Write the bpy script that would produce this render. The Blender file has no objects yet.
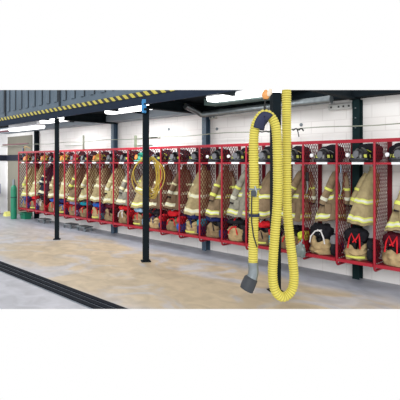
import bpy, bmesh, math, random
from math import sin, cos, pi, radians
from mathutils import Vector, Matrix, noise
random.seed(7)
COL = bpy.context.scene.collection
SC = bpy.context.scene

# ------------------------------------------------------------------ camera
EYE = 1.785
TH = math.atan2(465, 450)
V = Vector((-cos(TH), sin(TH), 0)); R = Vector((sin(TH), cos(TH), 0)); F = 450.0
cd = bpy.data.cameras.new('camera'); cam = bpy.data.objects.new('camera', cd); COL.objects.link(cam)
cd.sensor_width = 36; cd.lens = F / 400 * 36; cd.shift_y = -38 / 400
cam.location = (0, 0, EYE)
cam.rotation_euler = (pi / 2, 0, math.atan2(V.y, V.x) - pi / 2)
cd.clip_end = 200
SC.camera = cam
def P(x, y, d):      # survey helper: photo reading + distance -> place in the hall
    p = V * d + R * ((x - 200) / F * d); return Vector((p.x, p.y, EYE - (y - 162) / F * d))

# ------------------------------------------------------------------ materials
def newmat(name, rough=.6, metal=0.):
    m = bpy.data.materials.new(name); m.use_nodes = True
    nt = m.node_tree; b = nt.nodes['Principled BSDF']
    b.inputs['Roughness'].default_value = rough; b.inputs['Metallic'].default_value = metal
    return m, nt, b
def lin(c):
    return tuple(((v / 255) / 12.92 if v / 255 <= .04045 else ((v / 255 + .055) / 1.055) ** 2.4) for v in c) + (1,)
def mat(name, c, rough=.6, metal=0., var=.12, scale=8., bump=0., bscale=40., spec=None):
    m, nt, b = newmat(name, rough, metal); N = nt.nodes; L = nt.links
    c = lin(c)
    tc = N.new('ShaderNodeTexCoord'); n = N.new('ShaderNodeTexNoise'); n.inputs['Scale'].default_value = scale
    n.inputs['Detail'].default_value = 4
    L.new(tc.outputs['Object'], n.inputs['Vector'])
    r = N.new('ShaderNodeValToRGB'); r.color_ramp.elements[0].position = .3; r.color_ramp.elements[1].position = .7
    r.color_ramp.elements[0].color = tuple(v * (1 - var) for v in c[:3]) + (1,)
    r.color_ramp.elements[1].color = tuple(min(1, v * (1 + var)) for v in c[:3]) + (1,)
    L.new(n.outputs['Fac'], r.inputs['Fac']); L.new(r.outputs['Color'], b.inputs['Base Color'])
    if spec is not None: b.inputs['Specular IOR Level'].default_value = spec
    if bump:
        n2 = N.new('ShaderNodeTexNoise'); n2.inputs['Scale'].default_value = bscale
        L.new(tc.outputs['Object'], n2.inputs['Vector'])
        bp = N.new('ShaderNodeBump'); bp.inputs['Strength'].default_value = bump; bp.inputs['Distance'].default_value = .01
        L.new(n2.outputs['Fac'], bp.inputs['Height']); L.new(bp.outputs['Normal'], b.inputs['Normal'])
    return m
def emis(name, c, s):
    m, nt, b = newmat(name); b.inputs['Base Color'].default_value = lin(c)
    b.inputs['Emission Color'].default_value = lin(c); b.inputs['Emission Strength'].default_value = s
    return m
RED = mat('red_paint', (158, 20, 42), .4, var=.1)
DKRED = mat('dark_red_paint', (104, 14, 28), .6, var=.12, spec=.25)
BLK = mat('black_steel', (14, 24, 30), .8, var=.2, spec=.15)
WCOL = mat('green_black_steel', (16, 36, 38), .8, var=.2, spec=.15)
BCOL = mat('blue_grey_steel', (62, 84, 104), .5, var=.15)
LBLUE = mat('pale_blue_paint', (150, 190, 215), .5)
WHITE = mat('white_plastic', (235, 236, 240), .5, var=.03)
GALV = mat('galvanised_metal', (136, 144, 148), .34, .8, var=.15, scale=14)
GREY = mat('grey_metal', (120, 130, 136), .5, .2)
SOFF = mat('soffit_grey', (140, 150, 160), .7, var=.06, scale=3)
CEILM = mat('dark_ceiling', (30, 35, 40), .9, var=.25, scale=4, spec=.1)
RUB = mat('black_rubber', (22, 22, 24), .55, var=.2)
HELB = mat('black_helmet', (20, 22, 26), .25, var=.1)
NAVY = mat('navy_fabric', (28, 34, 66), .7, var=.2)
LIME = emis('lime_reflective_glow', (204, 210, 96), .06); SILV = mat('silver_reflective', (214, 216, 196), .4, .0, var=.05)  # lime tape given a faint glow for the light it throws back
GREEN = mat('green_paint', (22, 122, 92), .35)
BLUEB = mat('blue_box', (42, 130, 190), .45)
TUBE = emis('fluorescent_diffuser', (255, 255, 255), 2.6)
YC = mat('yellow_cord', (196, 168, 62), .5, var=.1)

def hose_mat():
    m, nt, b = newmat('yellow_hose', .45)
    b.inputs['Base Color'].default_value = lin((222, 208, 66)); N = nt.nodes; L = nt.links
    tc = N.new('ShaderNodeTexCoord'); n = N.new('ShaderNodeTexNoise'); n.inputs['Scale'].default_value = 6
    L.new(tc.outputs['Object'], n.inputs['Vector'])
    mx = N.new('ShaderNodeMixRGB'); mx.inputs[1].default_value = lin((216, 204, 88)); mx.inputs[2].default_value = lin((198, 184, 78))
    L.new(n.outputs['Fac'], mx.inputs[0])
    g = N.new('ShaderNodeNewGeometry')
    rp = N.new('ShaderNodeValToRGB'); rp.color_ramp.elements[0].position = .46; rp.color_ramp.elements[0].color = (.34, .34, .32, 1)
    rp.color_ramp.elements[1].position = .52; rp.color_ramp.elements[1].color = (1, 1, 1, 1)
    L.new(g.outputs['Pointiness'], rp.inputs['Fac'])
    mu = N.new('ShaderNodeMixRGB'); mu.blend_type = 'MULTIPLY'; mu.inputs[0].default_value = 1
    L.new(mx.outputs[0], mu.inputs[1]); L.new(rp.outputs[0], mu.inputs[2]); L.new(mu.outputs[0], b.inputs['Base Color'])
    return m
HOSE = hose_mat()

def wall_mat(name, c, mort):
    m, nt, b = newmat(name, .75); N = nt.nodes; L = nt.links
    tc = N.new('ShaderNodeTexCoord'); mp = N.new('ShaderNodeMapping'); mp.inputs['Rotation'].default_value = (pi / 2, 0, 0)
    L.new(tc.outputs['Object'], mp.inputs['Vector'])
    br = N.new('ShaderNodeTexBrick'); br.inputs['Scale'].default_value = 1; br.inputs['Brick Width'].default_value = .41
    br.inputs['Row Height'].default_value = .205; br.inputs['Mortar Size'].default_value = .008; br.inputs['Mortar Smooth'].default_value = .4
    br.inputs['Color1'].default_value = lin(c); br.inputs['Color2'].default_value = lin(tuple(v - 5 for v in c)); br.inputs['Mortar'].default_value = lin(mort)
    L.new(mp.outputs[0], br.inputs['Vector'])
    n = N.new('ShaderNodeTexNoise'); n.inputs['Scale'].default_value = 1.3; n.inputs['Detail'].default_value = 5
    L.new(tc.outputs['Object'], n.inputs['Vector'])
    rp = N.new('ShaderNodeValToRGB'); rp.color_ramp.elements[0].position = .3; rp.color_ramp.elements[0].color = (.93, .92, .91, 1)
    rp.color_ramp.elements[1].position = .6; rp.color_ramp.elements[1].color = (1, 1, 1, 1)
    L.new(n.outputs['Fac'], rp.inputs['Fac'])
    mu = N.new('ShaderNodeMixRGB'); mu.blend_type = 'MULTIPLY'; mu.inputs[0].default_value = 1
    L.new(br.outputs['Color'], mu.inputs[1]); L.new(rp.outputs[0], mu.inputs[2]); L.new(mu.outputs[0], b.inputs['Base Color'])
    bp = N.new('ShaderNodeBump'); bp.inputs['Strength'].default_value = .25; bp.inputs['Distance'].default_value = .006; bp.invert = True
    L.new(br.outputs['Fac'], bp.inputs['Height']); L.new(bp.outputs['Normal'], b.inputs['Normal'])
    return m
WALL = wall_mat('painted_block_wall', (247, 245, 243), (232, 229, 227))

def floor_mat():
    m, nt, b = newmat('stained_shaded_concrete', .42); N = nt.nodes; L = nt.links
    b.inputs['Specular IOR Level'].default_value = .35
    tc = N.new('ShaderNodeTexCoord'); sp = N.new('ShaderNodeSeparateXYZ'); L.new(tc.outputs['Object'], sp.inputs[0])
    mp = N.new('ShaderNodeMapping'); mp.inputs['Scale'].default_value = (.8, 1.1, 1); L.new(tc.outputs['Object'], mp.inputs['Vector'])
    def nz(s, d=6, dist=0):
        n = N.new('ShaderNodeTexNoise'); n.inputs['Scale'].default_value = s; n.inputs['Detail'].default_value = d
        n.inputs['Distortion'].default_value = dist; L.new(mp.outputs[0], n.inputs['Vector']); return n.outputs['Fac']
    def math_(op, a, bb):
        q = N.new('ShaderNodeMath'); q.operation = op
        for i, s in enumerate((a, bb)):
            if isinstance(s, (int, float)): q.inputs[i].default_value = s
            else: L.new(s, q.inputs[i])
        return q.outputs[0]
    def mr(s, a, bb):
        q = N.new('ShaderNodeMapRange'); q.interpolation_type = 'SMOOTHSTEP'; L.new(s, q.inputs[0]); q.inputs[1].default_value = a; q.inputs[2].default_value = bb
        return q.outputs[0]
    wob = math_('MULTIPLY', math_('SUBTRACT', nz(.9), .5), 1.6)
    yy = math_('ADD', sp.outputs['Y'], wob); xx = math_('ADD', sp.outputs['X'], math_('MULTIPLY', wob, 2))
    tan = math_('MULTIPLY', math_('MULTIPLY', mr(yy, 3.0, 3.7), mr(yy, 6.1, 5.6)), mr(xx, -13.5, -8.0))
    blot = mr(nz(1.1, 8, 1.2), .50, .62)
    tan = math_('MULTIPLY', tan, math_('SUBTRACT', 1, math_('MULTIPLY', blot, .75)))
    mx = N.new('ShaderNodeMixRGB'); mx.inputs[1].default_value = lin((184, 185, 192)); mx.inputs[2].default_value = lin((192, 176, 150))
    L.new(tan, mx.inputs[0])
    rack_shade = N.new('ShaderNodeMixRGB'); rack_shade.blend_type = 'MULTIPLY'; rack_shade.inputs[2].default_value = (.66, .70, .76, 1)  # shade under the lockers, multiplied into the floor colour
    L.new(math_('MULTIPLY', mr(sp.outputs['Y'], 5.75, 6.05), .8), rack_shade.inputs[0]); L.new(mx.outputs[0], rack_shade.inputs[1])
    rp = N.new('ShaderNodeValToRGB'); rp.color_ramp.elements[0].position = .3; rp.color_ramp.elements[0].color = (.8, .8, .8, 1)
    rp.color_ramp.elements[1].position = .65; rp.color_ramp.elements[1].color = (1.08, 1.08, 1.08, 1)
    L.new(nz(4, 8, .8), rp.inputs['Fac'])
    mu = N.new('ShaderNodeMixRGB'); mu.blend_type = 'MULTIPLY'; mu.inputs[0].default_value = 1
    L.new(rack_shade.outputs[0], mu.inputs[1]); L.new(rp.outputs[0], mu.inputs[2]); L.new(mu.outputs[0], b.inputs['Base Color'])
    return m
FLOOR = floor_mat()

def hazard_mat():
    m, nt, b = newmat('hazard_stripes', .5); N = nt.nodes; L = nt.links
    tc = N.new('ShaderNodeTexCoord'); sp = N.new('ShaderNodeSeparateXYZ'); L.new(tc.outputs['Object'], sp.inputs[0])
    def math_(op, a, bb):
        q = N.new('ShaderNodeMath'); q.operation = op
        for i, s in enumerate((a, bb)):
            if isinstance(s, (int, float)): q.inputs[i].default_value = s
            else: L.new(s, q.inputs[i])
        return q.outputs[0]
    s = math_('ADD', sp.outputs['X'], math_('MULTIPLY', sp.outputs['Z'], 1.4))
    f = math_('FRACT', math_('DIVIDE', s, .215), 0); g = math_('GREATER_THAN', f, .5)
    mx = N.new('ShaderNodeMixRGB'); mx.inputs[1].default_value = lin((24, 26, 30)); mx.inputs[2].default_value = lin((188, 176, 70))
    L.new(g, mx.inputs[0]); L.new(mx.outputs[0], b.inputs['Base Color']); return m
HAZ = hazard_mat()
CORR = mat('blue_grey_sheet', (82, 98, 112), .6, var=.12, scale=2)
CORRD = mat('sheet_joint', (24, 34, 44), .6)

# ------------------------------------------------------------------ mesh builder
class MB:
    def __init__(s): s.v = []; s.f = []; s.mi = []
    def add(s, vs, fs, mi=0):
        o = len(s.v); s.v += [tuple(v) for v in vs]
        for f in fs: s.f.append([i + o for i in f]); s.mi.append(mi)
        return s
    def box(s, a, b, mi=0, bev=0):
        x0, y0, z0 = a; x1, y1, z1 = b
        if bev:
            bm = bmesh.new(); bmesh.ops.create_cube(bm, size=1)
            for v in bm.verts: v.co = Vector(((x0 + x1) / 2 + v.co.x * (x1 - x0), (y0 + y1) / 2 + v.co.y * (y1 - y0), (z0 + z1) / 2 + v.co.z * (z1 - z0)))
            bmesh.ops.bevel(bm, geom=bm.edges[:], offset=bev, segments=2, affect='EDGES', profile=.5)
            bm.verts.index_update(); s.add([v.co.copy() for v in bm.verts], [[v.index for v in f.verts] for f in bm.faces], mi); bm.free(); return s
        vs = [(x, y, z) for x in (x0, x1) for y in (y0, y1) for z in (z0, z1)]
        return s.add(vs, [(0, 1, 3, 2), (4, 6, 7, 5), (0, 4, 5, 1), (2, 3, 7, 6), (0, 2, 6, 4), (1, 5, 7, 3)], mi)
    def tube(s, pts, r, n=10, closed=False, cap=True, mi=0):
        pts = [Vector(p) for p in pts]; m = len(pts)
        rs = r if isinstance(r, (list, tuple)) else [r] * m
        vs = []; up = None
        for i, p in enumerate(pts):
            a = pts[i - 1] if (i > 0 or closed) else p; b = pts[(i + 1) % m] if (i < m - 1 or closed) else p
            t = (b - a)
            t = t.normalized() if t.length > 1e-9 else Vector((0, 0, 1))
            if up is None:
                up = Vector((0, 0, 1)) if abs(t.z) < .9 else Vector((0, 1, 0))
            up = (up - t * up.dot(t))
            up = up.normalized() if up.length > 1e-6 else t.orthogonal().normalized()
            w = t.cross(up)
            for k in range(n):
                an = 2 * pi * k / n; vs.append(p + (up * cos(an) + w * sin(an)) * rs[i])
        fs = []
        for i in range(m - 1 + (1 if closed else 0)):
            j = (i + 1) % m
            for k in range(n): fs.append((i * n + k, i * n + (k + 1) % n, j * n + (k + 1) % n, j * n + k))
        if cap and not closed: fs.append(tuple(range(n))); fs.append(tuple((m - 1) * n + k for k in range(n)))
        return s.add(vs, fs, mi)
    def loft(s, loops, cap0=True, cap1=True, mi=0):
        n = len(loops[0]); vs = [p for l in loops for p in l]; fs = []
        for i in range(len(loops) - 1):
            for k in range(n): fs.append((i * n + k, i * n + (k + 1) % n, (i + 1) * n + (k + 1) % n, (i + 1) * n + k))
        if cap0: fs.append(tuple(range(n))[::-1])
        if cap1: fs.append(tuple((len(loops) - 1) * n + k for k in range(n)))
        return s.add(vs, fs, mi)
    def lathe(s, prof, c=(0, 0, 0), n=24, mi=0, sx=1, sy=1):
        loops = [[(c[0] + r * sx * cos(2 * pi * k / n), c[1] + r * sy * sin(2 * pi * k / n), c[2] + z) for k in range(n)] for r, z in prof]
        return s.loft(loops, mi=mi)
    def build(s, name, mats, parent=None, smooth=False, clip=None):
        me = bpy.data.meshes.new(name); me.from_pydata(s.v, [], s.f); me.update()
        if not isinstance(mats, (list, tuple)): mats = [mats]
        for m in mats: me.materials.append(m)
        for p, i in zip(me.polygons, s.mi): p.material_index = i; p.use_smooth = smooth
        bm = bmesh.new(); bm.from_mesh(me)
        bmesh.ops.recalc_face_normals(bm, faces=bm.faces)
        if clip:
            n, co = clip
            bmesh.ops.bisect_plane(bm, geom=bm.verts[:] + bm.edges[:] + bm.faces[:], plane_co=co or (0, 0, EYE), plane_no=n, clear_outer=True)
        bm.to_mesh(me); bm.free()
        if smooth: 
            try: me.set_sharp_from_angle(angle=radians(45))
            except Exception: pass
        o = bpy.data.objects.new(name, me); COL.objects.link(o)
        if parent: o.parent = parent
        return o
UP = (tuple(Vector((0, 0, 1)) - V * .16), 0)          # how much of the upper storey is built
DN = (tuple(Vector((0, 0, -1)) - V * (147 / 450)), 0)      # how much of the floor is built
_iv = Matrix.Translation((-4.5, 5.03, 0)) @ Matrix.Rotation(radians(1.8), 4, 'Z') @ Matrix.Translation((4.5, -5.03, 0))
UPY = (Matrix.Rotation(radians(1.8), 3, 'Z') @ Vector(UP[0]), _iv @ Vector((0, 0, EYE)))
def tag(o, label, cat, group=None):
    o['label'] = label; o['category'] = cat
    if group: o['group'] = group
    return o
def thing(name, label, cat, loc, rz=0, group=None):
    o = bpy.data.objects.new(name, None); o.empty_display_size = .1; COL.objects.link(o); o.location = loc; o.rotation_euler = (0, 0, rz)
    return tag(o, label, cat, group)
def struct(o): o['kind'] = 'structure'; return o
def kids(o): return [c for c in bpy.data.objects if c.parent == o]
def dup(o, loc=None, parent=None):
    c = o.copy(); COL.objects.link(c)
    if parent: c.parent = parent
    if loc is not None: c.location = loc
    for ch in kids(o): dup(ch, None, c)
    return c

# ------------------------------------------------------------------ setting
YW = 6.71; YF = 6.21; CZ = 2.95
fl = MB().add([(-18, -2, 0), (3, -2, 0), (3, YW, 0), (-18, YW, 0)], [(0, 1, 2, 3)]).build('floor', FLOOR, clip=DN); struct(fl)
w = MB().box((-16, YW, 0), (1, YW + .15, CZ)).build('wall_back', WALL, clip=UP); struct(w)
WL = mat('left_wall_white', (244, 244, 246), .7, var=.03, scale=1)
w = MB().box((-16.15, 4.2, 0), (-16, YW + .15, CZ)).build('wall_left', WL); struct(w)
c = MB().add([(-16, 5.05 + 11.5 * .0314, CZ), (1, 5.05 - 5.5 * .0314, CZ), (1, YW, CZ), (-16, YW, CZ)], [(0, 1, 2, 3)]).build('ceiling', CEILM, clip=UP); struct(c)
# closed panel door in the back wall near the corner
DOORM = mat('beige_door_paint', (122, 119, 106), .6, var=.05, scale=2)
d = MB().box((-15.9, YW - .03, .02), (-14.05, YW - .002, 2.66))
for zz in (.5, 1.0, 1.5, 2.08): d.box((-15.9, YW - .036, zz), (-14.05, YW - .03, zz + .012))
d = d.build('door_1', DOORM); struct(d)
tr = MB().box((-15.99, 4.4, 1.83), (-15.975, YW - .04, 2.03)).box((-15.97, YW - .05, 1.83), (-14.02, YW - .037, 2.03)).build('trim_1', mat('navy_stripe', (12, 20, 40), .7)); struct(tr)
# soffit along the top of the back wall: light grey left, dark right
s = MB().box((-15.9, 6.38, 2.775), (-6.32, YW - .001, CZ - .001)).build('trim_2', SOFF, clip=UP); struct(s)
s = MB().box((-6.14, 6.5, 2.765), (1, YW - .001, CZ - .001)).build('trim_3', BLK, clip=UP); struct(s)
# mezzanine edge beam with hazard tape, ribbed sheet above
s = MB().box((-14.6, 5.0, 2.81), (1, 5.049, 2.955)).box((-14.6, 4.965, 2.80), (1, 5.0, 2.822)).build('trim_4', mat('beam_blue_grey', (36, 46, 62), .8, var=.1, spec=.15), clip=UPY); struct(s)
s = MB().box((-14.6, 4.985, 2.957), (1, 5.045, 3.04)).build('trim_5', HAZ, clip=UPY); struct(s)
s = MB().box((-14.6, 5.0, 3.042), (1, 5.06, 4.9))
x = -14.5; k = 0
while x < 0:
    s.add([(x, 4.999, 3.17), (x + .035, 4.965, 3.17), (x + .12, 4.965, 3.17), (x + .155, 4.999, 3.17), (x, 4.999, 4.9), (x + .035, 4.965, 4.9), (x + .12, 4.965, 4.9), (x + .155, 4.999, 4.9)],
          [(0, 1, 5, 4), (1, 2, 6, 5), (2, 3, 7, 6), (0, 3, 2, 1)])
    s.box((x + .156, 4.985, 3.17), (x + .185, 4.9995, 4.9), 1)
    if k % 8 == 4: s.box((x + .25, 4.97, 3.062), (x + .30, 4.9995, 4.9), 1)
    x += .40; k += 1
s = s.build('wall_front', [CORR, CORRD], clip=UPY); struct(s)
YAW = radians(-1.8)
for o in (bpy.data.objects['trim_4'], bpy.data.objects['trim_5'], bpy.data.objects['wall_front']):
    pv = Vector((-4.5, 5.03, 0)); Mx = Matrix.Translation(pv) @ Matrix.Rotation(YAW, 4, 'Z') @ Matrix.Translation(-pv)
    o.matrix_world = Mx
def yfas(x): return 5.08 - (x + 4.5) * math.tan(-YAW)
# cross beams
for i, xx in enumerate((-9.42, -6.25, -3.1)):
    s = MB().box((xx - .06, yfas(xx) + .02, 2.74), (xx + .06, 6.7, 2.76)).box((xx - .01, yfas(xx) + .02, 2.76), (xx + .01, 6.7, 2.93)).box((xx - .06, yfas(xx) + .02, 2.92), (xx + .06, 6.7, 2.94)).build('cross_beam', BLK, clip=UP)
    tag(s, 'black steel cross beam under the ceiling meeting the %s wall post' % ('far', 'middle', 'near right')[i], 'beam')
for i, xx in enumerate((-10.9, -7.9, -4.7)):
    s = MB().box((xx - .03, yfas(xx) + .02, 2.86), (xx + .03, 6.36, 2.945)).build('ceiling_joist', BLK, clip=UP)
    tag(s, 'dark thin ceiling joist, %s one between the cross beams' % ('leftmost', 'middle', 'right')[i], 'joist')
# wall posts (H columns)
for i, xx in enumerate((-13.62, -9.42, -6.25, -3.06)):
    lab = ('slim blue-grey wall post beside the beige door at far left', 'blue-grey steel wall post behind the far lockers left of centre',
           'dark blue steel wall post behind the lockers at mid row', 'green-black steel wall post behind the lockers at right')[i]
    t = thing('wall_post', lab, 'post', (xx, 6.6, 0))
    m = (BLK, BCOL, BCOL, WCOL)[i]; top = 2.738 if i else 2.77
    hx = .04 if i == 0 else .055
    MB().box((-hx, -.03, 0), (hx, -.018, top)).box((-.006, -.018, 0), (.006, .085, top)).box((-hx, .085, 0), (hx, .1, top)).build('column_shaft', m, t, clip=None)
    if i in (0, 1): MB().box((-.075, -.015, .02), (-.056, .084, top)).build('side_strip', LBLUE, t)
    for z in (2.3, 2.45, 2.6): MB().lathe([(.012, -.0), (.012, .01)], (0, -.04, z), 8).build('bolt', GREY, t)
# front columns
for i, (xx, yy) in enumerate(((-9.60, 5.17), (-6.33, 5.14), (-3.58, 5.2))):
    lab = ('slim black steel column standing on the floor at left, under the striped beam', 'black steel column with blue electrical box and yellow cord coil', 'black steel column behind the big yellow hose loop')[i]
    t = thing('steel_column', lab, 'column', (xx, yy, 0), TH - pi / 2 + .2)
    hw = (.048, .055, .06)[i]
    MB().box((-hw, -hw, .012), (hw, hw, 2.795 if i < 2 else 2.74), bev=.006).build('column_shaft', BLK, t)
    MB().box((-hw - .04, -hw - .03, 0), (hw + .04, hw + .03, .012)).build('base_plate', BLK, t)
    if i < 2: MB().box((-.16, -.05, 2.70), (.16, .05, 2.735)).build('top_bracket', BLK, t)
b = MB().box((-.05, -.035, 0), (.05, .035, .24), bev=.006).box((-.035, -.042, .03), (.035, -.035, .21))
o = b.build('electrical_box', BLUEB); o.location = (-6.33 - .03, 5.14 - .115, 2.66 - .0); o.rotation_euler = (0, 0, TH - pi / 2 + .2)
o.location = Vector((-6.33, 5.14, 2.655)) + V * -.095 - R * .02
tag(o, 'small bright blue electrical box at the top of the middle black column', 'box')

# ------------------------------------------------------------------ ceiling lights, pipe, conduits
for i, (xa, xb) in enumerate(((-13.4, -11.62), (-11.42, -9.75), (-8.4, -6.72), (-5.32, -3.95))):
    t = thing('ceiling_light', ('white fluorescent ceiling light at far left, left of the first column', 'white fluorescent ceiling light behind the top of the leftmost black column',
              'white fluorescent ceiling light just left of the blue electrical box', 'large white fluorescent ceiling light left of the hose hook')[i], 'light', ((xa + xb) / 2, 5.78, 0))
    h = (xb - xa) / 2
    MB().box((-h, -.12, 2.905 + (-.13, -.01, .015, 0)[i]), (h, .12, 2.945)).build('housing', WHITE, t, clip=None)
    zo = (-.13, -.01, .015, 0)[i]; prof = [(-.13, 2.905 + zo), (-.12, 2.86 + zo), (-.09, 2.83 + zo), (.09, 2.83 + zo), (.12, 2.86 + zo), (.13, 2.905 + zo)]
    MB().loft([[(xx, y, z) for y, z in prof] for xx in (-h, h)]).build('diffuser', TUBE, t)
for o in [q for q in bpy.data.objects if q.name.startswith(('housing', 'diffuser'))]:   # the storey above is only built as far as seen
    me = o.data; bm = bmesh.new(); bm.from_mesh(me); off = o.parent.location
    bmesh.ops.bisect_plane(bm, geom=bm.verts[:] + bm.edges[:] + bm.faces[:], plane_co=Vector((0, 0, EYE)) - off, plane_no=UP[0], clear_outer=True)
    bm.to_mesh(me); bm.free()
t = thing('exhaust_duct', 'round galvanised duct running below the ceiling above the hose', 'duct', (0, 0, 0))
a, e = Vector((-6.02, 6.33, 2.71)), Vector((-3.35, 6.36, 2.745))
MB().tube([a + (e - a) * k / 24 for k in range(25)], [.062 if k % 4 else .068 for k in range(25)], 16).build('duct_pipe', GALV, t, smooth=True)
MB().tube([a, a + Vector((-.05, -.02, .0)), a + Vector((-.07, -.1, .04)), a + Vector((-.09, -.25, .09)), a + Vector((-.09, -.42, .13))], .055, 14).build('elbow', GALV, t, smooth=True)
o = MB().box((-5.7, 6.0, 2.83), (-4.3, 6.3, 2.945)).build('metal_channel', mat('green_grey_sheet', (104, 126, 124), .5), clip=UP); tag(o, 'grey-green sheet metal channel between ceiling light and round duct', 'channel')
def wallrun(pts, r, name, label, cat, m, n=6):
    o = MB().tube(pts, r, n).build(name, m); tag(o, label, cat); return o
CABM = mat('cable_grey', (150, 156, 140), .6)
pts = []
for k in range(60):
    xx = -15.9 + k * (16.5 / 59); pts.append((xx, 6.69 if xx < -14.2 or 1 else 6.6, 2.33 + .012 * sin(k * .9)))
wallrun([(p[0], 6.47, p[2]) for p in pts], .008, 'wire_cable', 'thin grey cable strung along the white wall above the lockers', 'cable', CABM)
pts = [P(292 + k * 1.4, 129.3 + sin(k * 1.7) * .8, 7.3) for k in range(9)]
wallrun(pts + [pts[-1] + Vector((0, 0, -.02))], .012, 'cable_tangle', 'black tangled bit of cord on the wire right of the hose', 'cord', RUB)
wallrun([P(297, 129, 7.28), P(298, 132, 7.28), P(299, 137, 7.28)], .008, 'cord_end', 'short black cord end dangling on the wall right of the hose', 'cord', RUB)
wallrun([P(253 + k * 2.2, 131.6 + sin(k * 1.9) * .5, 7.8) for k in range(9)], .011, 'cable_wrap', 'black cord wrapped on the wire inside the hose arch', 'cord', RUB)
wallrun([P(150 + k * 1.5, 137.5 + sin(k * 2) * .3, 9.7) for k in range(6)], .012, 'cable_tie', 'black cord wrapped on the wire right of the middle column', 'cord', RUB)
t = thing('wall_outlet', 'small beige outlet box on the wall near the mid wall post', 'outlet', P(215, 116.7, 9.1)); t.location.y = 6.705
MB().box((-.09, -.035, -.055), (.09, 0, .055), bev=.006).build('box_cover', mat('outlet_beige', (200, 198, 190)), t)
MB().box((-.06, -.04, -.03), (-.02, -.035, .03)).build('socket', GREY, t); MB().box((.02, -.04, -.03), (.06, -.035, .03)).build('socket', GREY, t)
t = thing('mounting_plate', 'long pale metal plate bolted high on the wall left of the right wall post', 'plate', P(339, 106.5, 7.1)); t.location.y = 6.66
MB().box((-.2, -.004, -.045), (.2, .044, .045), bev=.008).build('plate', mat('plate_metal', (196, 198, 196), .5), t)
for dx in (-.15, -.02, .06, .15): MB().box((dx - .013, -.012, -.013), (dx + .013, -.004, .013)).build('bolt', RUB, t)
t = thing('conduit_riser', 'pale green conduit riser on the wall left of the middle column', 'conduit', (-8.63, 6.69, 0))
MB().box((-.03, -.02, 2.0), (.03, .019, 2.42)).build('riser', mat('pale_green', (176, 186, 160)), t)
MB().box((0.03, -.012, 2.33), (.9, .019, 2.345)).box((0.03, -.012, 2.17), (.62, .019, 2.185)).build('side_branch', CABM, t)
t = thing('conduit_riser', 'thin grey conduit riser on the wall above the far lockers', 'conduit', (-10.95, 6.69, 0))
MB().box((-.02, -.02, 2.0), (.02, .019, 2.52)).build('riser', CABM, t)
MB().box((-1.0, -.012, 2.25), (-.02, .019, 2.262)).build('side_branch', CABM, t)
for i, (xx, zz) in enumerate(((294, 124), (164, 129), (217, 129))):
    o = MB().lathe([(.03, 0), (.03, .012), (.015, .02)], n=12).build('wall_stud', GREY); o.rotation_euler = (pi / 2, 0, 0)
    q = P(xx, zz, (7.5, 9.9, 9.0)[i]); o.location = (q.x, YW - .002, q.z)
    tag(o, ('small round grey stud on the wall just right of the hose', 'small round grey stud on the wall right of the middle column', 'small round grey stud on the wall under the outlet box')[i], 'stud')
# door rails far left
o = MB().box((-15.95, 6.3, 2.80), (-13.3, 6.36, 2.84)).box((-15.95, 6.29, 2.84), (-13.3, 6.3, 2.90), 1).build('door_track', [mat('maroon_rail', (110, 52, 60)), WHITE]); tag(o, 'maroon and white horizontal track above the beige door', 'track')
o = MB().box((-15.95, 6.52, 2.36), (-14.0, 6.55, 2.40)).build('guide_rail', mat('maroon_thin', (120, 84, 88))); tag(o, 'thin maroon rail crossing in front of the beige door', 'rail')

# ------------------------------------------------------------------ trench grate
G = MB(); GL = MB()
ys = [(3.295, 3.225), (3.195, 3.125), (3.095, 3.025)]
t = thing('trench_grate', 'black slotted trench drain cover across the light floor', 'drain', (0, 0, 0))
MB().box((-15, 3.0, .001), (2, 3.32, .004)).build('drain_bed', mat('bed_grey', (122, 130, 140), .6), t, clip=DN)
for a, e in ys: MB().box((-15, e, .004), (2, a, .016)).build('grate_bar', mat('grate_black', (16, 22, 32), .8, spec=.15), t, clip=DN)

# ------------------------------------------------------------------ gear lockers
N = 21; X0 = -2.62; SP = .5665
XS = [X0 - SP * i for i in range(N)]        # front post of bay i (its left side)
TOPZ = 2.09; BOT = .26; SHZ = 1.765; BS = .36; DEP = .485
rr = .018
def bar(mb, a, b, w=.01, t=.004):
    a = Vector(a); b = Vector(b); d = (b - a).normalized(); n = Vector((1, 0, 0)); s = d.cross(n) * w / 2; n = n * t / 2
    mb.add([a - s - n, a + s - n, a + s + n, a - s + n, b - s - n, b + s - n, b + s + n, b - s + n], [(0, 3, 2, 1), (4, 5, 6, 7), (0, 1, 5, 4), (1, 2, 6, 5), (2, 3, 7, 6), (3, 0, 4, 7)])
def meshpanel(x):
    mb = MB(); y0, y1, z0, z1 = .015, DEP - .05, BOT + .02, TOPZ - .02
    W = y1 - y0; H = z1 - z0; slope = 1.45; pitch = .105
    for sgn in (1, -1):
        c = -slope * W
        while c < H:
            pts = []
            ya, yb = 0, W
            za, zb = c + slope * ya, c + slope * yb
            if za < 0: ya = -c / slope; za = 0
            if zb > H: yb = (H - c) / slope; zb = H
            if yb - ya > .01:
                Y = lambda y: (y0 + y) if sgn == 1 else (y1 - y)
                bar(mb, (x, Y(ya), z0 + za), (x, Y(yb), z0 + zb), .0115)
            c += pitch
    return mb
def sideframe(x):
    r = .05
    pts = [(x, 0, TOPZ)]
    pts += [(x, 0, BOT + r)] + [(x, r - r * cos(a), BOT + r - r * sin(a)) for a in [pi / 8 * k for k in range(1, 5)]]
    pts += [(x, DEP, BOT)]
    return MB().tube(pts, rr, 10)
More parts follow.
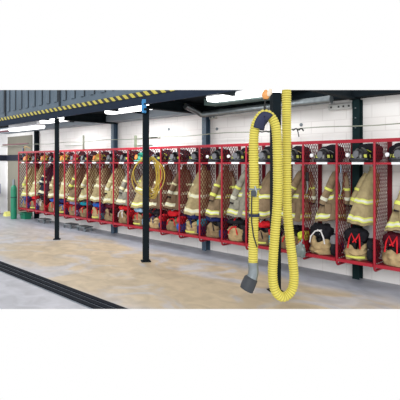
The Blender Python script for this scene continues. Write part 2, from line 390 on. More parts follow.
def make_locker():
    t = thing('gear_locker', 'x', 'locker', (0, 0, 0))
    sideframe(0).build('side_frame', RED, t, smooth=True)
    meshpanel(0).build('mesh_panel', DKRED, t)
    MB().box((-.01, DEP - .012, BOT), (.06, DEP + .0, TOPZ)).build('back_post', DKRED, t)
    MB().box((0, -.018, TOPZ - .03), (SP - .0, .018, TOPZ + .02)).build('top_rail', RED, t)
    MB().tube([(0, 0, TOPZ), (0, DEP, TOPZ)], .013, 8).build('top_arm', RED, t)
    MB().box((.02, -.012, SHZ - .014), (SP - .018, .01, SHZ + .014)).build('shelf_rail', RED, t)
    m = MB()
    for k in range(9): m.box((.03, .02 + k * .045, SHZ - .005), (SP - .02, .028 + k * .045, SHZ + .005))
    for k in range(5): m.box((.04 + k * .12, .01, SHZ - .012), (.046 + k * .12, DEP - .045, SHZ - .005))
    m.build('helmet_shelf', DKRED, t)
    o = MB().box((.24, -.017, SHZ - .014), (.42, -.012, SHZ + .018)).build('nameplate', WHITE, t); o['label'] = 'white nameplate'
    MB().box((0.02, -.022, BS - .045), (SP - .018, .012, BS - .0)).build('bottom_rail', RED, t)
    m = MB()
    for k in range(10): m.box((.02, .025 + k * .042, BS - .012), (SP - .02, .037 + k * .042, BS - .004))
    for k in range(5): m.box((.04 + k * .12, .012, BS - .02), (.05 + k * .12, DEP - .045, BS - .012))
    m.build('boot_shelf', DKRED, t)
    for s in (.40,):
        MB().tube([(s, .36, SHZ - .012), (s, .36, SHZ - .05), (s, .33, SHZ - .07), (s, .315, SHZ - .045)], .006, 6).build('coat_hook', GREY, t)
    return t
ords = ['first', 'second', 'third', 'fourth', 'fifth', 'sixth', 'seventh', 'eighth', 'ninth', 'tenth', 'eleventh', 'twelfth', 'thirteenth', 'fourteenth', 'fifteenth', 'sixteenth', 'seventeenth', 'eighteenth', 'nineteenth', 'twentieth', 'twenty-first']
def where(i):
    if i == 0: return 'cut by the right edge of the photo'
    return ords[i] + ' from the right'
def bayname(i):
    if i == 0: return 'rightmost locker'
    if i == N - 1: return 'leftmost locker'
    return ords[i] + ' locker from the right'
lk0 = make_locker(); lockers = []
for i in range(N):
    l = lk0 if i == 0 else dup(lk0)
    l.location = (XS[i], YF, 0); l['group'] = 'red mesh gear lockers along the wall'
    l['label'] = 'red open gear locker with mesh side, ' + (where(i) if i < N - 1 else 'last at the left end of the row')
    lockers.append(l)
sideframe(SP).build('side_frame', RED, lk0, smooth=True); meshpanel(SP).build('mesh_panel', DKRED, lk0)

# ------------------------------------------------------------------ turnout coats
def fm(c, nm): return mat(nm, c, .9, var=.22, scale=14, bump=.5, bscale=60, spec=.15)
COATS = [fm((132, 114, 90), 'brown_tan_cloth'), fm((158, 144, 108), 'khaki_cloth'), fm((118, 98, 78), 'dark_tan_cloth'), fm((182, 172, 128), 'light_khaki_cloth'), fm((140, 138, 126), 'grey_tan_cloth'), fm((44, 48, 62), 'dark_navy_cloth')]
TANP = fm((170, 148, 110), 'bunker_tan'); TANP2 = fm((136, 116, 88), 'bunker_brown'); DARK = fm((30, 28, 34), 'dark_lining')
CREAM = mat('cream_reflective', (216, 212, 170), .5, var=.05)
def coat(seed, ln, wd, cm, lime=True, face=True):
    rnd = random.Random(seed); t = thing('turnout_coat', '', 'coat', (0, 0, 0))
    ph = [rnd.uniform(0, 6.28) for _ in range(4)]; n = 36
    lean = rnd.uniform(.13, .19) * (-1 if face else 1)
    def prof(s):   # half width, half depth
        if s < .1: k = s / .1; return .03 + .045 * k ** .8, .035 + .03 * k
        k = (s - .1) / .9; return (.075 + (wd - .065) * k ** .78), .065 + .065 * k ** .7
    def loop(s, off=0):
        a, b = prof(s); out = []
        for k in range(n):
            an = 2 * pi * k / n
            fo = 1 + s * (.07 * sin(5 * an + ph[0] + s * 2) + .05 * sin(9 * an + ph[1] - s * 3) + .03 * sin(14 * an + ph[2]))
            zz = -ln * s + (.018 * sin(2 * an + ph[3]) + .01 * sin(7 * an + ph[0])) * s
            out.append((lean * s + (a * fo + off) * cos(an), (b * fo + off) * sin(an), zz))
        return out
    SS = [0, .02, .05, .08, .12, .18] + [.18 + .82 * k / 16 for k in range(1, 17)]
    MB().loft([loop(s) for s in SS]).build('coat_body', cm, t, smooth=True)
    MB().loft([[(x * 1.18, y * 1.3, z + h) for x, y, z in loop(.015)] for h in (-.03, 0, .035, .05)], cap0=False).build('collar', cm, t, smooth=True)
    def band(s0, w, name='reflective_band'):
        q = [s0, s0 + w * .28, s0 + w * .72, s0 + w]; m = MB()
        for j in range(3): m.loft([loop(q[j], .006), loop(q[j + 1], .006)], False, False, mi=(0, 1, 0)[j])
        o = m.build(name, [LIME if lime else CREAM, SILV], t, smooth=True); o['label'] = 'lime and silver reflective band' if lime else 'pale cream reflective band'
    band(.54 + rnd.uniform(-.05, .05), .07 / ln); band(.955 - .08 / ln, .075 / ln)
    # closure flap at front
    m = MB(); L = []
    for k in range(2, len(SS)):
        s = SS[k]; p = loop(s, .012)
        L.append([p[26], p[27], p[28]])
    vs = [q for r_ in L for q in r_]; fs = []
    for i in range(len(L) - 1):
        for j in range(2): fs.append((i * 3 + j, i * 3 + j + 1, i * 3 + j + 4, i * 3 + j + 3))
    m.add(vs, fs).build('front_flap', cm, t, smooth=True)
    for sg in (-1, 1):
        sl = rnd.uniform(.56, .66) * ln; pts = []; rs = []
        for k in range(11):
            u = k / 10
            pts.append((sg * (.06 + (wd - .075) * min(1, u * 1.15) ** .9 * .80) + lean * u * .65, -.045 - .055 * sin(u * 2.2) + .006 * sin(k * 2 + ph[1]), -.07 - sl * u))
            rs.append((.050 + .014 * sin(min(1, u * 3) * pi / 2) - .012 * u) * (1 + .05 * sin(k * 2.6 + ph[2])))
        MB().tube(pts, rs, 14).build('sleeve', cm, t, smooth=True)
        a = Vector(pts[8]); b = Vector(pts[9]); d = (b - a)
        MB().tube([a - d * .2, a, a + d * .45, a + d * .8], [rs[8] + .006] * 4, 14).build('sleeve_band', (LIME if lime else CREAM) if rnd.random() < .5 else SILV, t, smooth=True)
        a = Vector(pts[5]); MB().tube([a - d * .25, a + d * .5], [rs[5] + .006] * 2, 14).build('sleeve_band', CREAM if not lime else LIME, t, smooth=True)
        b = Vector(pts[10]); MB().tube([b + Vector((0, 0, .02)), b - Vector((0, 0, .025))], rs[10] * .9, 12).build('cuff', DARK, t, smooth=True)
    # pocket
    m = MB(); a, b = prof(.7)
    for sg in (-1, 1):
        m2 = MB().box((sg * a * .52 - .05 + lean * .7, -b * 1.0 - .032, -ln * .86 ), (sg * a * .52 + .05 + lean * .7, -b * .6, -ln * .66), bev=.012)
        m2.build('pocket', cm, t, smooth=True)
    MB().tube([(0, .0, .0), (0, 0, .05), (0, -.012, .06)], .004, 6).build('hanging_loop', RUB, t)
    return t
ci = {0: 1, 1: 1, 2: 0, 3: 0, 4: 0, 5: 4, 6: 0, 7: 1, 8: 2, 9: 2, 10: 1, 11: 4, 12: 3, 13: 1, 14: 3, 15: 0, 16: 3, 17: 1, 18: 5, 19: 3, 20: 3}
cname = ['brown-tan', 'khaki', 'dark tan', 'light khaki', 'greyish tan', 'dark navy']
for i in range(N):
    ln = (.84, .80, .80, .84, .86, .88, .92, .94)[i] if i < 8 else .90 + random.Random(i).uniform(-.06, .06)
    wd = (.25 if i > 2 else .21) + random.Random(i + 50).uniform(-.015, .012)
    t = coat(i * 13 + 5, ln, wd, COATS[ci[i]], i < 7 or i % 5 == 0, i % 3 != 1)
    t.location = (XS[i] + (.40 if i > 2 else .425) + random.Random(i).uniform(-.02, .01), YF + .32, SHZ - .085); t.rotation_euler = (0, 0, radians(random.Random(i + 9).uniform(34, 52) + (0 if i % 3 != 1 else 180)))
    t['label'] = '%s turnout coat with reflective bands hanging in the %s' % (cname[ci[i]], bayname(i)); t['group'] = 'turnout coats hanging in the lockers'

# ------------------------------------------------------------------ helmets
HM = {'black': HELB, 'yellow': mat('yellow_helmet', (176, 140, 56), .35), 'red': mat('red_helmet', (150, 26, 30), .35), 'teal': mat('teal_helmet', (40, 140, 118), .4), 'white': mat('white_helmet', (214, 214, 210), .35)}
def helmet(cn, badge, big=False):
    m = HM[cn]; t = thing('fire_helmet', '', 'helmet', (0, 0, 0)); n = 28
    loops = []
    for k in range(10):
        u = k / 9 * pi / 2; r = cos(u) if k < 9 else .02
        lp = []
        for j in range(n):
            an = 2 * pi * j / n; rid = 1 + .05 * (abs(cos(an * 4)) ** 6) * sin(u * 1.0 + .4)
            lp.append((.098 * r * rid * cos(an), .122 * r * rid * sin(an), .045 + .125 * sin(u) * (1 + .04 * (rid - 1))))
        loops.append(lp)
    MB().loft(loops).build('shell', m, t, smooth=True)
    br = []
    for (f, z) in ((.98, .05), (1.28, .035), (1.33, .028), (1.25, .03), (.9, .04)):
        br.append([(.1 * f * cos(2 * pi * j / n), (.125 * f) * sin(2 * pi * j / n) * (1.22 if sin(2 * pi * j / n) > 0 else 1.0), z - (.02 if sin(2 * pi * j / n) > .5 else 0)) for j in range(n)])
    MB().loft(br, False, False).build('brim', m, t, smooth=True)
    MB().loft([[(.112 * q * cos(2 * pi * j / 24), .1 * q * sin(2 * pi * j / 24) + .01, z) for j in range(24)] for q, z in ((.8, 0), (.9, .02), (.85, .045))]).build('ear_flap', DARK, t, smooth=True)
    # badge shield
    pr = [(-.04, .075), (-.03, .125), (0, .135), (.03, .125), (.04, .075), (0, .045)]
    o = MB().loft([[(x, -.142 + (z - .05) * .25, z) for x, z in pr], [(x, -.136 + (z - .05) * .25, z) for x, z in pr]]).build('badge', badge, t); 
    for a in (-1.1, -.35, .35 + .7, 2.4, 3.6):
        cx, cy = .101 * sin(a), -.124 * cos(a)
        mb = MB(); q = []
        for s in (-1, 1):
            for z in (.058, .092):
                an = a + s * .16; sc = 1.05 if z < .07 else .985
                q.append((.1 * sin(an) * sc, -.124 * cos(an) * sc, z))
        ctr = [(x * 1.04, y * 1.04, z) for x, y, z in q]
        mb.loft([[q[0], q[1], q[3], q[2]], [ctr[0], ctr[1], ctr[3], ctr[2]]]).build('reflective_patch', LIME, t)
    # face shield folded over brim
    vs = []; 
    for k in range(13):
        an = -1.1 + 2.2 * k / 12
        vs.append([(.128 * sin(an), -.152 * cos(an), .05), (.118 * sin(an), -.146 * cos(an), .0)])
    MB().add([p for q in vs for p in q], [(2 * k, 2 * k + 1, 2 * k + 3, 2 * k + 2) for k in range(12)]).build('visor', mat('smoky_visor', (60, 64, 70), .15), t, smooth=True)
    MB().lathe([(.022, 0), (.022, .03), (.016, .034)], n=14).build('lamp', WHITE if big else DARK, t, smooth=True)
    lp = [c_ for c_ in kids(t) if c_.name.startswith('lamp')][0]; lp.location = (-.108, -.11, .085); lp.rotation_euler = (pi / 2, 0, 0); lp['label'] = 'round white lamp' if big else 'round dark lamp'
    return t
BADG = mat('badge_grey', (96, 98, 104), .5); ORG = mat('badge_orange', (208, 120, 50), .5)
protos = {}
hc = ['black'] * 7 + ['black', 'black', 'black', 'teal', 'black', 'black', 'yellow', 'black', 'red', 'yellow', 'black', 'yellow', 'black', 'yellow']
hc = hc[:N]
for i in range(N):
    k = hc[i]; kk = (k, i < 7)
    t = helmet(k, BADG if k in ('black', 'red') else ORG, i < 7) if kk not in protos else dup(protos[kk])
    protos.setdefault(kk, t)
    r_ = random.Random(i + 77)
    t.scale = (1.22, 1.15, 1.35); t.location = (XS[i] + .27 + r_.uniform(-.02, .03), YF + .18, SHZ + .006); t.rotation_euler = (0, 0, r_.uniform(-.15, .5))
    t['label'] = '%s fire helmet on the top shelf of the %s' % (k, bayname(i)); t['group'] = 'fire helmets on the locker shelves'; t['category'] = 'helmet'
# gloves
def glove_pair():
    t = thing('work_gloves', '', 'gloves', (0, 0, 0))
    for s in (-1, 1):
        m = MB().loft([[(s * .036 + .034 * q * cos(2 * pi * j / 14), y, .03 + .022 * q * sin(2 * pi * j / 14)) for j in range(14)] for q, y in ((.85, .09), (1, .05), (.9, .02), (1.1, -.03), (1.05, -.06), (.7, -.075))])
        for k in range(4):
            xx = s * .036 + (k - 1.5) * .016; L = (.05, .065, .06, .045)[k]
            m.tube([(xx, -.065, .03), (xx, -.07 - L * .5, .033), (xx, -.07 - L, .022)], [.009, .0085, .006], 8)
        m.tube([(s * .036 + s * .03, -.01, .03), (s * .036 + s * .05, -.035, .028), (s * .036 + s * .052, -.06, .024)], [.011, .01, .007], 8)
        m.build('glove', DARK if s < 0 else RUB, t, smooth=True)
    return t
gp = glove_pair()
for i in range(N):
    t = gp if i == 0 else dup(gp)
    t.location = (XS[i] + .478, YF + .17, SHZ + .006); t.rotation_euler = (0, 0, random.Random(i).uniform(-.1, .1))
    t['label'] = 'pair of black gloves beside the helmet in the %s' % bayname(i); t['group'] = 'gloves on the locker shelves'; t['category'] = 'gloves'

# dark hood / bag pushed to the back of each shelf
def lumpmesh(seed, rx, ry, rz, amp=.12, fold=1., nu=26, nv=14):
    off = Vector((seed * 3.1, seed * 1.7, seed * .9)); vs = []; mb = MB(); loops = []
    for a in range(nv + 1):
        u = -pi / 2 + pi * a / nv; lp = []
        for k in range(nu):
            an = 2 * pi * k / nu
            d = Vector((cos(u) * cos(an), cos(u) * sin(an), sin(u)))
            f = 1 + amp * noise.noise(d * 2.2 + off) * 1.6 + amp * .6 * fold * noise.ridged_multi_fractal(d * 1.7 + off, 1, 2, 3, 1, 2) - amp * .5
            sq = lambda v, e: math.copysign(abs(v) ** e, v)
            z = sq(d.z, .75) * rz * f
            lp.append((sq(d.x, .8) * rx * min(f, 1.12), sq(d.y, .8) * ry * min(f, 1.12), max(0, rz + (z if z > 0 else z * 1.0) * 1.0)))
        loops.append(lp)
    return mb.loft(loops)
CC = {'navy': (34, 42, 92), 'blue': (40, 90, 176), 'teal': (24, 138, 160), 'red': (206, 34, 44), 'pink red': (190, 34, 70), 'light blue': (150, 186, 214), 'lavender': (164, 160, 206), 'white': (216, 214, 214), 'black': (28, 28, 34), 'maroon': (84, 22, 38), 'grey': (120, 120, 124), 'lime': (196, 208, 70), 'tan': (186, 160, 116)}
CM = {}
def cmat(k):
    if k not in CM: CM[k] = mat(k.replace(' ', '_') + '_cloth', CC[k], .85, var=.2, scale=20, bump=.4, bscale=50, spec=.2)
    return CM[k]
def bag(seed, col, rx, ry, rz, name='cloth_bag', straps=True, trim=None):
    t = thing(name, '', 'bag', (0, 0, 0))
    lumpmesh(seed, rx, ry, rz, .13).build('bag_body', cmat(col), t, smooth=True)
    if straps:
        m = MB()
        m.tube([(-rx * .5, -ry * .8, rz * 1.2), (-rx * .4, -ry * .7, rz * 1.95), (0, -ry * .45, rz * 2.2), (rx * .4, -ry * .6, rz * 1.95), (rx * .5, -ry * .8, rz * 1.2)], .008, 6)
        m.build('strap', cmat(trim or 'black'), t, smooth=True)
    return t
for i in range(N):
    rn = random.Random(i * 5 + 1); 
    t = thing('protective_hood', '', 'hood', (XS[i] + .30 + rn.uniform(-.05, .05), YF + .365, SHZ + .006), group='dark hoods behind the helmets')
    lumpmesh(i + 2, .21, .028, .135 + rn.uniform(0, .01), .1).build('hood_cloth', DARK, t, smooth=True)
    MB().tube([(-.10, -.036, .15), (-.05, -.04, .2), (0, -.04, .19), (.05, -.036, .16)], .006, 6).build('drawstring', cmat(['white', 'lime', 'grey', 'tan'][i % 4]), t)
    t['label'] = 'dark rolled hood behind the helmet in the %s' % bayname(i)

# ------------------------------------------------------------------ bunker pants pushed down over boots
def pants(seed, cm, sus, R0=.155, H=.24, bh=.36, hem=True):
    rn = random.Random(seed); t = thing('bunker_pants', '', 'pants', (0, 0, 0)); off = Vector((seed * 2.3, 1, 0)); n = 40
    prof = [(.75, 0), (.97, .02), (1.06, .2), (1.0, .38), (1.08, .5), (.98, .66), (1.03, .8), (.93, .95), (.8, 1.0), (.68, .93), (.62, .7), (.6, .5)]
    loops = []
    for r, z in prof:
        lp = []
        for k in range(n):
            an = 2 * pi * k / n; d = Vector((cos(an), sin(an), z * 2.2))
            f = 1 + .16 * noise.noise(d * 1.9 + off) + .06 * sin(an * 6 + z * 7 + seed)
            zz = z * H * (1 + .30 * noise.noise(Vector((cos(an), sin(an), 0)) * 1.2 + off) + .12 * sin(an * 3 + seed)) 
            f = min(f, 1.15)
            lp.append((R0 * r * f * cos(an) * 1.08, R0 * r * f * sin(an), max(0, zz)))
        loops.append(lp)
    MB().loft(loops).build('trouser_fabric', cm, t, smooth=True)
    for s in (-1, 1):
        MB().lathe([(.048, .14), (.052, .2), (.056, bh - .06), (.058, bh + .03 * s), (.05, bh + .005 + .03 * s), (.046, bh - .05)], (s * .052, .03 + s * .012, 0), 18).build('boot_shaft', RUB, t, smooth=True)
    if sus:
        m = MB()
        for s in (-1, 1):
            if seed in (3,) or seed > 3: pts = [(s * .10, -R0 * .98, H * .55), (s * .085, -R0 * 1.0, H * .85), (s * .04, -R0 * .8, H * 1.1), (-s * .03, -R0 * .5, H * 1.15)]
            else: pts = [(s * .07, -R0 * .95, H * .62), (s * .06, -R0 * .80, H * 1.12), (s * .045, -R0 * .55, H * 1.38), (s * .01, -R0 * .62, H * 1.08), (s * -.02, -R0 * .85, H * .95)]
            if seed <= 3: pts = [(x * 1.25, y * 1.05 - .01, z * 1.45) for x, y, z in pts]
            m.tube(pts, .011, 6)
        o = m.build('suspenders', cmat(sus), t, smooth=True); o['label'] = sus + ' suspenders'
    k = MB(); lp0 = []; lp1 = []
    for j in range(14):
        an = -2.3 + 1.6 * j / 13; lp0.append((R0 * 1.20 * cos(an), R0 * 1.13 * sin(an), .035)); lp1.append((R0 * 1.20 * cos(an), R0 * 1.13 * sin(an), .065))
    k.add(lp0 + lp1, [(j, j + 1, j + 15, j + 14) for j in range(13)])
    if hem: k.build('hem_band', LIME if seed % 3 else SILV, t, smooth=True)
    return t
sus = ['red', 'red', 'white', 'red', 'black', 'red', 'black', 'navy', 'red', 'navy', 'red', 'white', 'maroon', 'red', 'red', 'red', 'blue', 'red', 'white', 'red', 'blue']
cloth1 = ['pink red', 'black', 'black', 'red', 'teal', 'black', 'navy', 'navy', 'blue', 'navy', 'light blue', 'maroon', 'maroon', 'teal', 'navy', 'lavender', 'navy', 'white', 'red', 'blue', 'blue']
cloth2 = ['blue', 'black', 'grey', 'lime', 'red', 'black', 'black', 'teal', 'red', 'red', 'red', 'red', 'black', 'navy', 'black', 'navy', 'red', 'navy', 'black', 'white', 'navy']
for i in range(N):
    rn = random.Random(i + 300)
    t = pants(i + 1, TANP if i in (1, 2, 5, 7, 9, 13, 0) else TANP2, sus[i], .158 if i != 5 else .165, .23 + rn.uniform(-.02, .04) - (.045 if i < 3 else 0), .26, i % 3 == 1)
    t.location = (XS[i] + .225, YF + .20, BS - .003); t.rotation_euler = (0, 0, rn.uniform(-.25, .25))
    t['label'] = 'tan bunker pants with %s suspenders bunched over boots in the %s' % (sus[i], bayname(i)); t['group'] = 'bunker pants on the locker floors'
    c1, c2 = cloth1[i], cloth2[i]
    t = bag(i + 40, c1, .062, .13, .085 + rn.uniform(0, .03), trim=c2 if c2 != c1 else 'grey'); t.location = (XS[i] + .472, YF + .17, BS - .003); h1 = t
    t['label'] = '%s cloth bag squeezed beside the bunker pants in the %s' % (c1, bayname(i)); t['group'] = 'cloth bags in the locker bottoms'
    t = thing('folded_clothes', '%s clothes bundled on the heap at the back of the %s' % (c2, bayname(i)), 'clothes', (XS[i] + .27, YF + .37, BS - .003), group='clothes bundles in the lockers')
    lumpmesh(i + 90, .22, .042, .15 + rn.uniform(-.02, .03), .14).build('lower_fold', cmat('black' if i % 2 else 'navy'), t, smooth=True)
    o = lumpmesh(i + 120, .075, .12, .075, .13).build('upper_fold', cmat(c2), t, smooth=True); o.location = (.205, -.20, .165 + .0)
    o.parent = t
top_c = ['maroon', 'black', 'black', 'black', 'red', 'black', 'navy', 'navy', 'red', 'black', 'light blue', 'red', 'maroon', 'blue', 'teal', 'lavender', 'navy', 'blue', 'black', 'red', 'blue']
for i in range(N):
    rn = random.Random(i + 700)
    t = thing('rolled_liner', '%s rolled garment lying on the boots in the %s' % (top_c[i], bayname(i)), 'clothing', (XS[i] + .20, YF + (.19 if i > 2 else .23), BS + (.285 if i > 2 else .235)), rn.uniform(-.4, .4), 'rolled garments on the boots')
    lumpmesh(i + 150, .165, .10, (.045 if i > 2 else .085) + rn.uniform(0, .02), .28, 1.5).build('rolled_cloth', cmat(top_c[i]), t, smooth=True)
    MB().tube([(-.02, -.088, .03), (-.01, -.09, .08), (.0, -.04, .125), (.01, .03, .13)], .01, 6).build('tie_strap', cmat(['white', 'red', 'grey', 'lime'][i % 4]), t, smooth=True)
# ------------------------------------------------------------------ small things at the lockers
t = thing('plastic_bag', 'crumpled clear grey plastic bag hanging at the foot of the fourth locker post', 'bag', P(308.5, 259, 6.95))
t.location = (XS[2] - 0.0, YF - .075, .30)
mm, nt, b = newmat('clear_plastic', .2); b.inputs['Base Color'].default_value = lin((132, 146, 144)); b.inputs['Alpha'].default_value = .75
lumpmesh(5, .075, .05, .10, .35, 1.4).build('bag_body', mm, t, smooth=True)
MB().tube([(0, 0, .18), (.0, .02, .24), (.0, .055, .27)], .012, 6).build('bag_neck', mm, t)
o = MB().box((-.02, -.006, .0), (.02, .006, .16)).tube([(0, 0, .16), (0, .0, .24)], .01).build('dangling_strap', RUB); o.location = P(134, 236, 9.55); o.location.y = YF - .035; o.location.z = .13
tag(o, 'black strap end dangling under the tenth locker from the right', 'strap')
# radios / tools hanging from the second bay divider
def hangtool(loc, name, label, cat, kind):
    t = thing(name, label, cat, loc)
    MB().tube([(0, 0, 0), (0, .0, -.12)], .006, 6).build('cord', cmat('light blue' if kind == 0 else 'black'), t)
    MB().box((-.025, -.018, -.26), (.025, .018, -.12), bev=.008).build('handle', cmat('grey') if kind == 0 else RUB, t, smooth=True)
    MB().tube([(0, 0, -.26), (.01, 0, -.36), (-.012, 0, -.46)], [.02, .014, .008], 8).build('tip', GALV, t, smooth=True)
hangtool((XS[1] + .035, YF + .06, SHZ - .02), 'hanging_strap', 'grey and pale blue strap with clip beside the mesh of the second locker from right', 'strap', 0)
hangtool((XS[2] + .035, YF + .06, SHZ - .02), 'hanging_strap', 'black strap with metal clip beside the mesh of the third locker from right', 'strap', 1)
# air bottle pack hanging under coats, dark tall coat gaps
# far left group
t = thing('gas_cylinder', 'tall green gas cylinder standing at the left end of the lockers', 'cylinder', (-13.99, 6.07, 0))
MB().lathe([(.07, 0), (.09, .01), (.093, .05), (.093, .93), (.085, .99), (.06, 1.04), (.035, 1.06), (.03, 1.08)], n=24).build('cylinder_body', GREEN, t, smooth=True)
MB().lathe([(.04, 1.06), (.045, 1.09), (.04, 1.2), (.03, 1.24)], n=16).build('valve_cap', GREY, t, smooth=True)
MB().lathe([(.0945, .66), (.0945, .70)], n=24).build('label_band', mat('dark_green', (12, 70, 60)), t, smooth=True)
t = thing('storage_tub', 'low green tub on the floor under the leftmost locker', 'tub', (-13.78, 6.36, 0))
MB().loft([[(sx * .17 * q, sy * .12 * q, z) for sx, sy in ((-1, -1), (1, -1), (1, 1), (-1, 1))] for q, z in ((.85, 0), (1, .18), (1.06, .185), (1.06, .2), (.95, .2), (.82, .02))]).build('tub_body', GREEN, t)
MB().tube([(-.1, -.13, .13), (-.1, -.15, .15), (.1, -.15, .15), (.1, -.13, .13)], .007, 6).build('handle', RUB, t)
t = thing('office_chair', 'blue-backed chair with slim legs by the far left white wall', 'chair', (-15.62, 6.0, 0), .7)
CH = mat('chair_blue', (24, 62, 140), .6); LG = mat('chair_legs', (170, 120, 140), .5)
MB().box((-.22, -.2, .43), (.22, .2, .49), bev=.02).build('seat', WHITE, t, smooth=True)
MB().box((-.22, .19, .70), (.22, .23, 1.05), bev=.02).build('backrest', CH, t, smooth=True)
for sx in (-1, 1):
    for sy in (-1, 1):
        MB().tube([(sx * .19, sy * .17, .43), (sx * .21, sy * .2, 0)], .014, 8).build('leg', LG, t)
    MB().tube([(sx * .19, .17, .44), (sx * .19, .21, .75)], .014, 8).build('back_support', LG, t)
o = MB()
pr = [(0, 0), (.26, 0), (.25, .03), (.16, .15), (.10, .15), (.01, .03)]
o.loft([[(-.15 + x, y, z) for x, z in pr] for y in (-.08, .08)]); o = o.build('wheel_chock', mat('pale_yellow', (224, 222, 130), .6)); o.location = (-14.9, 6.25, 0); tag(o, 'pale yellow wedge wheel chock on the floor left of the gas cylinder', 'chock')
t = thing('equipment_bracket', 'blue upright bracket with tan curved arm above the leftmost locker', 'bracket', (XS[-1] + .06, YF + .12, TOPZ + .0))
MB().box((-.03, -.02, -.15), (.03, .02, .18), bev=.008).build('upright', BCOL, t)
MB().tube([(.03, 0, .14), (.15, 0, .19), (.35, 0, .15), (.48, 0, .12)], .014, 8).build('arm', cmat('tan'), t, smooth=True)
MB().tube([(.15, 0, .18), (.1, 0, .08), (.05, 0, -.0)], .012, 8).build('brace', cmat('tan'), t, smooth=True)
# low dollies under the racks
for i, xx in enumerate((-12.5, -11.0, -10.3)):
    t = thing('roller_dolly', 'low grey wheeled dolly under the lockers, %s' % ('the one left of the leftmost black column', 'first one right of the leftmost black column', 'second one right of the leftmost black column')[i], 'dolly', (xx, 6.33, 0))
    MB().box((-.2, -.13, .09), (.2, .13, .12), bev=.008).build('deck', GALV, t)
    for sx in (-1, 1):
        for sy in (-1, 1):
            c_ = MB().tube([(sx * .16, sy * .1 - .015, .035), (sx * .16, sy * .1 + .015, .035)], .035, 14).build('caster', GREY, t, smooth=True)
            MB().box((sx * .16 - .012, sy * .1 - .022, .03), (sx * .16 + .012, sy * .1 - .016, .09)).build('fork', GALV, c_)

# ------------------------------------------------------------------ yellow cord coil on the middle column
t = thing('cord_coil', 'coil of yellow air hose hung on the middle black column', 'hose', Vector((-6.33, 5.14, 0)) + V * .11)
rn = random.Random(4)
def coil(cx, cz, a, b, turns, m):
    pts = []
    for k in range(turns * 30):
        an = 2 * pi * k / 30 + pi / 2; j = k / 30
        aa = a * (1 + .10 * sin(j * 2.3)); bb = b * (1 + .07 * cos(j * 1.9))
        q = R * (cx + .03 * sin(j * 1.3) + aa * cos(an)) + V * (.012 * j - .02) 
        pts.append((q.x, q.y, cz - bb + bb * sin(an) + (b - bb)))
    m.tube(pts, .0088, 8)
m = MB(); coil(.09, 1.86, .11, .34, 7, m); m.build('tight_coils', YC, t, smooth=True)
m = MB(); coil(.01, 1.85, .27, .32, 2, m); m.build('loose_coils', YC, t, smooth=True)
MB().tube([tuple(R * .0 + V * -.06 + Vector((0, 0, 1.84))), tuple(R * .03 + V * .06 + Vector((0, 0, 1.845))), tuple(R * .1 + V * .09 + Vector((0, 0, 1.88)))], .012, 8).build('hanger_hook', GREY, t)

# ------------------------------------------------------------------ exhaust hose
D = 5.6
def catmull(pts, step):
    P_ = [pts[0] * 2 - pts[1]] + pts + [pts[-1] * 2 - pts[-2]]; dense = []
    for i in range(1, len(P_) - 2):
        for k in range(40):
            u = k / 40; a, b, c_, d = P_[i - 1:i + 3]
            dense.append(.5 * ((2 * b) + (c_ - a) * u + (2 * a - 5 * b + 4 * c_ - d) * u * u + (3 * b - a - 3 * c_ + d) * u ** 3))
    dense.append(P_[-2]); out = [dense[0]]; acc = 0
    for a, b in zip(dense, dense[1:]):
        L = (b - a).length; 
        while acc + L >= step:
            f = (step - acc) / L; a = a + (b - a) * f; out.append(a); L = (b - a).length; acc = 0
        acc += L
    return out
def ribbed(pts3, r=.0595, pitch=.029):
    path = catmull(pts3, pitch / 4); rs = [(r, r * .98, r * .83, r * .98)[k % 4] for k in range(len(path))]
    return MB().tube(path, rs, 20)
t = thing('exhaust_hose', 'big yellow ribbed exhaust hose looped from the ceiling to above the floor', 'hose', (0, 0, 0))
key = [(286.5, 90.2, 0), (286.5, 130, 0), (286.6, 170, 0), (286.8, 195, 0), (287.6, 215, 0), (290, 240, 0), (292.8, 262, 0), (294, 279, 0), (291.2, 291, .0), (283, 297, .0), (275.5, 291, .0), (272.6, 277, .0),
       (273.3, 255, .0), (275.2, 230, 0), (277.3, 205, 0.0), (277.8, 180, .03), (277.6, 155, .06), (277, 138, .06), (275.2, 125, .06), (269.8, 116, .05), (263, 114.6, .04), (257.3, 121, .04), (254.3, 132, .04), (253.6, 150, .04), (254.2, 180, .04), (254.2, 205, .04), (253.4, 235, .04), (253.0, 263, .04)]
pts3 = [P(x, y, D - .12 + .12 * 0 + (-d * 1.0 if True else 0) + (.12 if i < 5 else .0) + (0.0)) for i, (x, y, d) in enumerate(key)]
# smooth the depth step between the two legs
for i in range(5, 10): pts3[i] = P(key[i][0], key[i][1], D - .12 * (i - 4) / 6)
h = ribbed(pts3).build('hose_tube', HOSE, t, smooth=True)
De = D - .16
seg = [P(252.4, 256, De), P(252.2, 266, De), P(252.5, 268, De), P(252.9, 272, De), P(252.0, 277, De), P(249.5, 281, De)]
MB().tube([P(253, 262, De), P(253, 265.5, De)], .065, 20).build('clamp_ring', GALV, t, smooth=True)
MB().tube([P(253, 265, De), P(253.4, 269, De), P(253.2, 274, De), P(251.6, 279, De), P(249.6, 283, De)], [.060, .062, .063, .064, .064], 20).build('metal_elbow', GALV, t, smooth=True)
MB().tube([P(252.4, 276.5, De), P(251.8, 278, De)], .068, 20).build('elbow_seam', GALV, t, smooth=True)
MB().tube([P(251.6, 277, De), P(251, 278.5, De), P(248, 285.5, De), P(246.4, 289.8, De), P(247, 287.5, De)], [.064, .084, .088, .084, .06], 22).build('rubber_nozzle', mat('nozzle_grey', (48, 52, 58), .6), t, smooth=True)
MB().tube([P(254, 213.6, De), P(254, 216.6, De)], .068, 20).build('hose_clamp', NAVY, t, smooth=True)
MB().tube([P(254.3, 188.2, De), P(254.3, 190, De)], .066, 20).build('hose_clamp', GREY, t, smooth=True)
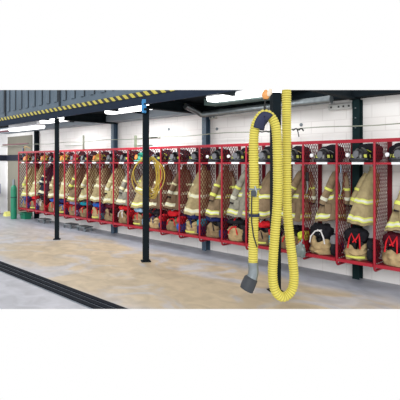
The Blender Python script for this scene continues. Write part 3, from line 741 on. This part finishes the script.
MB().tube([P(252, 192, De - .08), P(251.5, 205, De - .09), P(251.6, 222, De - .09), P(253.5, 236, De - .09), P(257, 247, De - .07)], .008, 6).build('release_cable', RUB, t, smooth=True)
MB().box((-.03, -.02, -.035), (.03, .02, .035), bev=.01).build('valve_block', mat('dark_block', (60, 66, 72), .5), t).location = P(253.5, 193.5, De - .085)
MB().tube([P(255, 186, De - .08), P(256.5, 192, De - .09), P(255.5, 197, De - .08)], .012, 6).build('lever', GALV, t)
# saddle: half-pipe hugging the arch from below
path = catmull([P(255.6, 128.5, D - .16), P(257.9, 120.8, D - .16), P(263, 115, D - .16), P(269.0, 116.0, D - .17), P(271.5, 117.8, D - .175)], .02)
ctr = P(266, 130, D - .17); vs = []; n = 11
for i, p in enumerate(path):
    a = path[max(0, i - 1)]; b = path[min(len(path) - 1, i + 1)]; tt = (b - a).normalized(); inn = (ctr - p); inn = (inn - tt * inn.dot(tt)).normalized(); sd = tt.cross(inn)
    for k in range(n):
        an = radians(-115 + 230 * k / (n - 1)); vs.append(p + (inn * cos(an) + sd * sin(an)) * .074 + inn * .03 * (1 if abs(an) < 1.2 else 0))
fs = [(i * n + k, i * n + k + 1, (i + 1) * n + k + 1, (i + 1) * n + k) for i in range(len(path) - 1) for k in range(n - 1)]
sd_ = thing('hose_saddle', 'navy hose saddle under the top of the yellow hose arch, hung on a cord', 'saddle', (0, 0, 0))
o = MB().add(vs, fs).build('saddle_trough', NAVY, sd_, smooth=True); md = o.modifiers.new('s', 'SOLIDIFY'); md.thickness = .01
MB().tube([P(264.8, 111.5, D - .17), P(264.8, 106, D - .17)], .014, 8).build('eye_bolt', RUB, sd_)
MB().tube([P(264.8, 107, D - .17), P(265.2, 97, D - .17)], .006, 6).build('support_cord', RUB, sd_)
o = thing('balancer_ball', 'orange and cream cable ball hanging above the hose arch', 'ball', P(265.8, 95.2, D - .17))
MB().lathe([(.005, -.05), (.028, -.046), (.045, -.02), (.05, 0), (.045, .028), (.03, .05), (.02, .062)], n=20).build('ball_body', mat('orange_plastic', (214, 148, 84), .45), o, smooth=True)
MB().tube([(0.03, 0, .0), (.06, .0, .03), (.08, 0, .062)], [.03, .032, .02], 12).build('side_cap', mat('cream_plastic', (222, 206, 186), .5), o, smooth=True)

# ------------------------------------------------------------------ light
wd = bpy.data.worlds.new('world'); SC.world = wd; wd.use_nodes = True
bg = wd.node_tree.nodes['Background']; bg.inputs[0].default_value = (1, 1, 1, 1); bg.inputs[1].default_value = 1.0
def area(loc, target, sx, sy, e, c=(1, 1, 1)):
    l = bpy.data.lights.new('area_light', 'AREA'); l.shape = 'RECTANGLE'; l.size = sx; l.size_y = sy; l.energy = e; l.color = c
    o = bpy.data.objects.new('area_light', l); COL.objects.link(o); o.location = loc
    o.rotation_euler = (Vector(target) - Vector(loc)).to_track_quat('-Z', 'Y').to_euler(); return o
front_fill = bpy.data.lights.new('fill_sun', 'SUN'); front_fill.energy = 1.35; front_fill.angle = radians(25); so = bpy.data.objects.new('fill_sun', front_fill); COL.objects.link(so)  # soft fill added from the camera side to lift wall and lockers
so.rotation_euler = Vector((-.5, .8, -.36)).to_track_quat('-Z', 'Y').to_euler()
area((-14.6, 4.6, 2.7), (-15.4, 6.6, 1.2), 1.5, .6, 45)  # added fill lamp without a fixture, brightens the left end wall
for x_, e_ in ((-12.5, 38), (-10.6, 30), (-7.6, 40), (-4.8, 12)): area((x_, 5.78, 2.74), (x_, 5.9, 0), 1.5, .2, e_)
SC.view_settings.view_transform = 'Standard'; SC.view_settings.look = 'None'
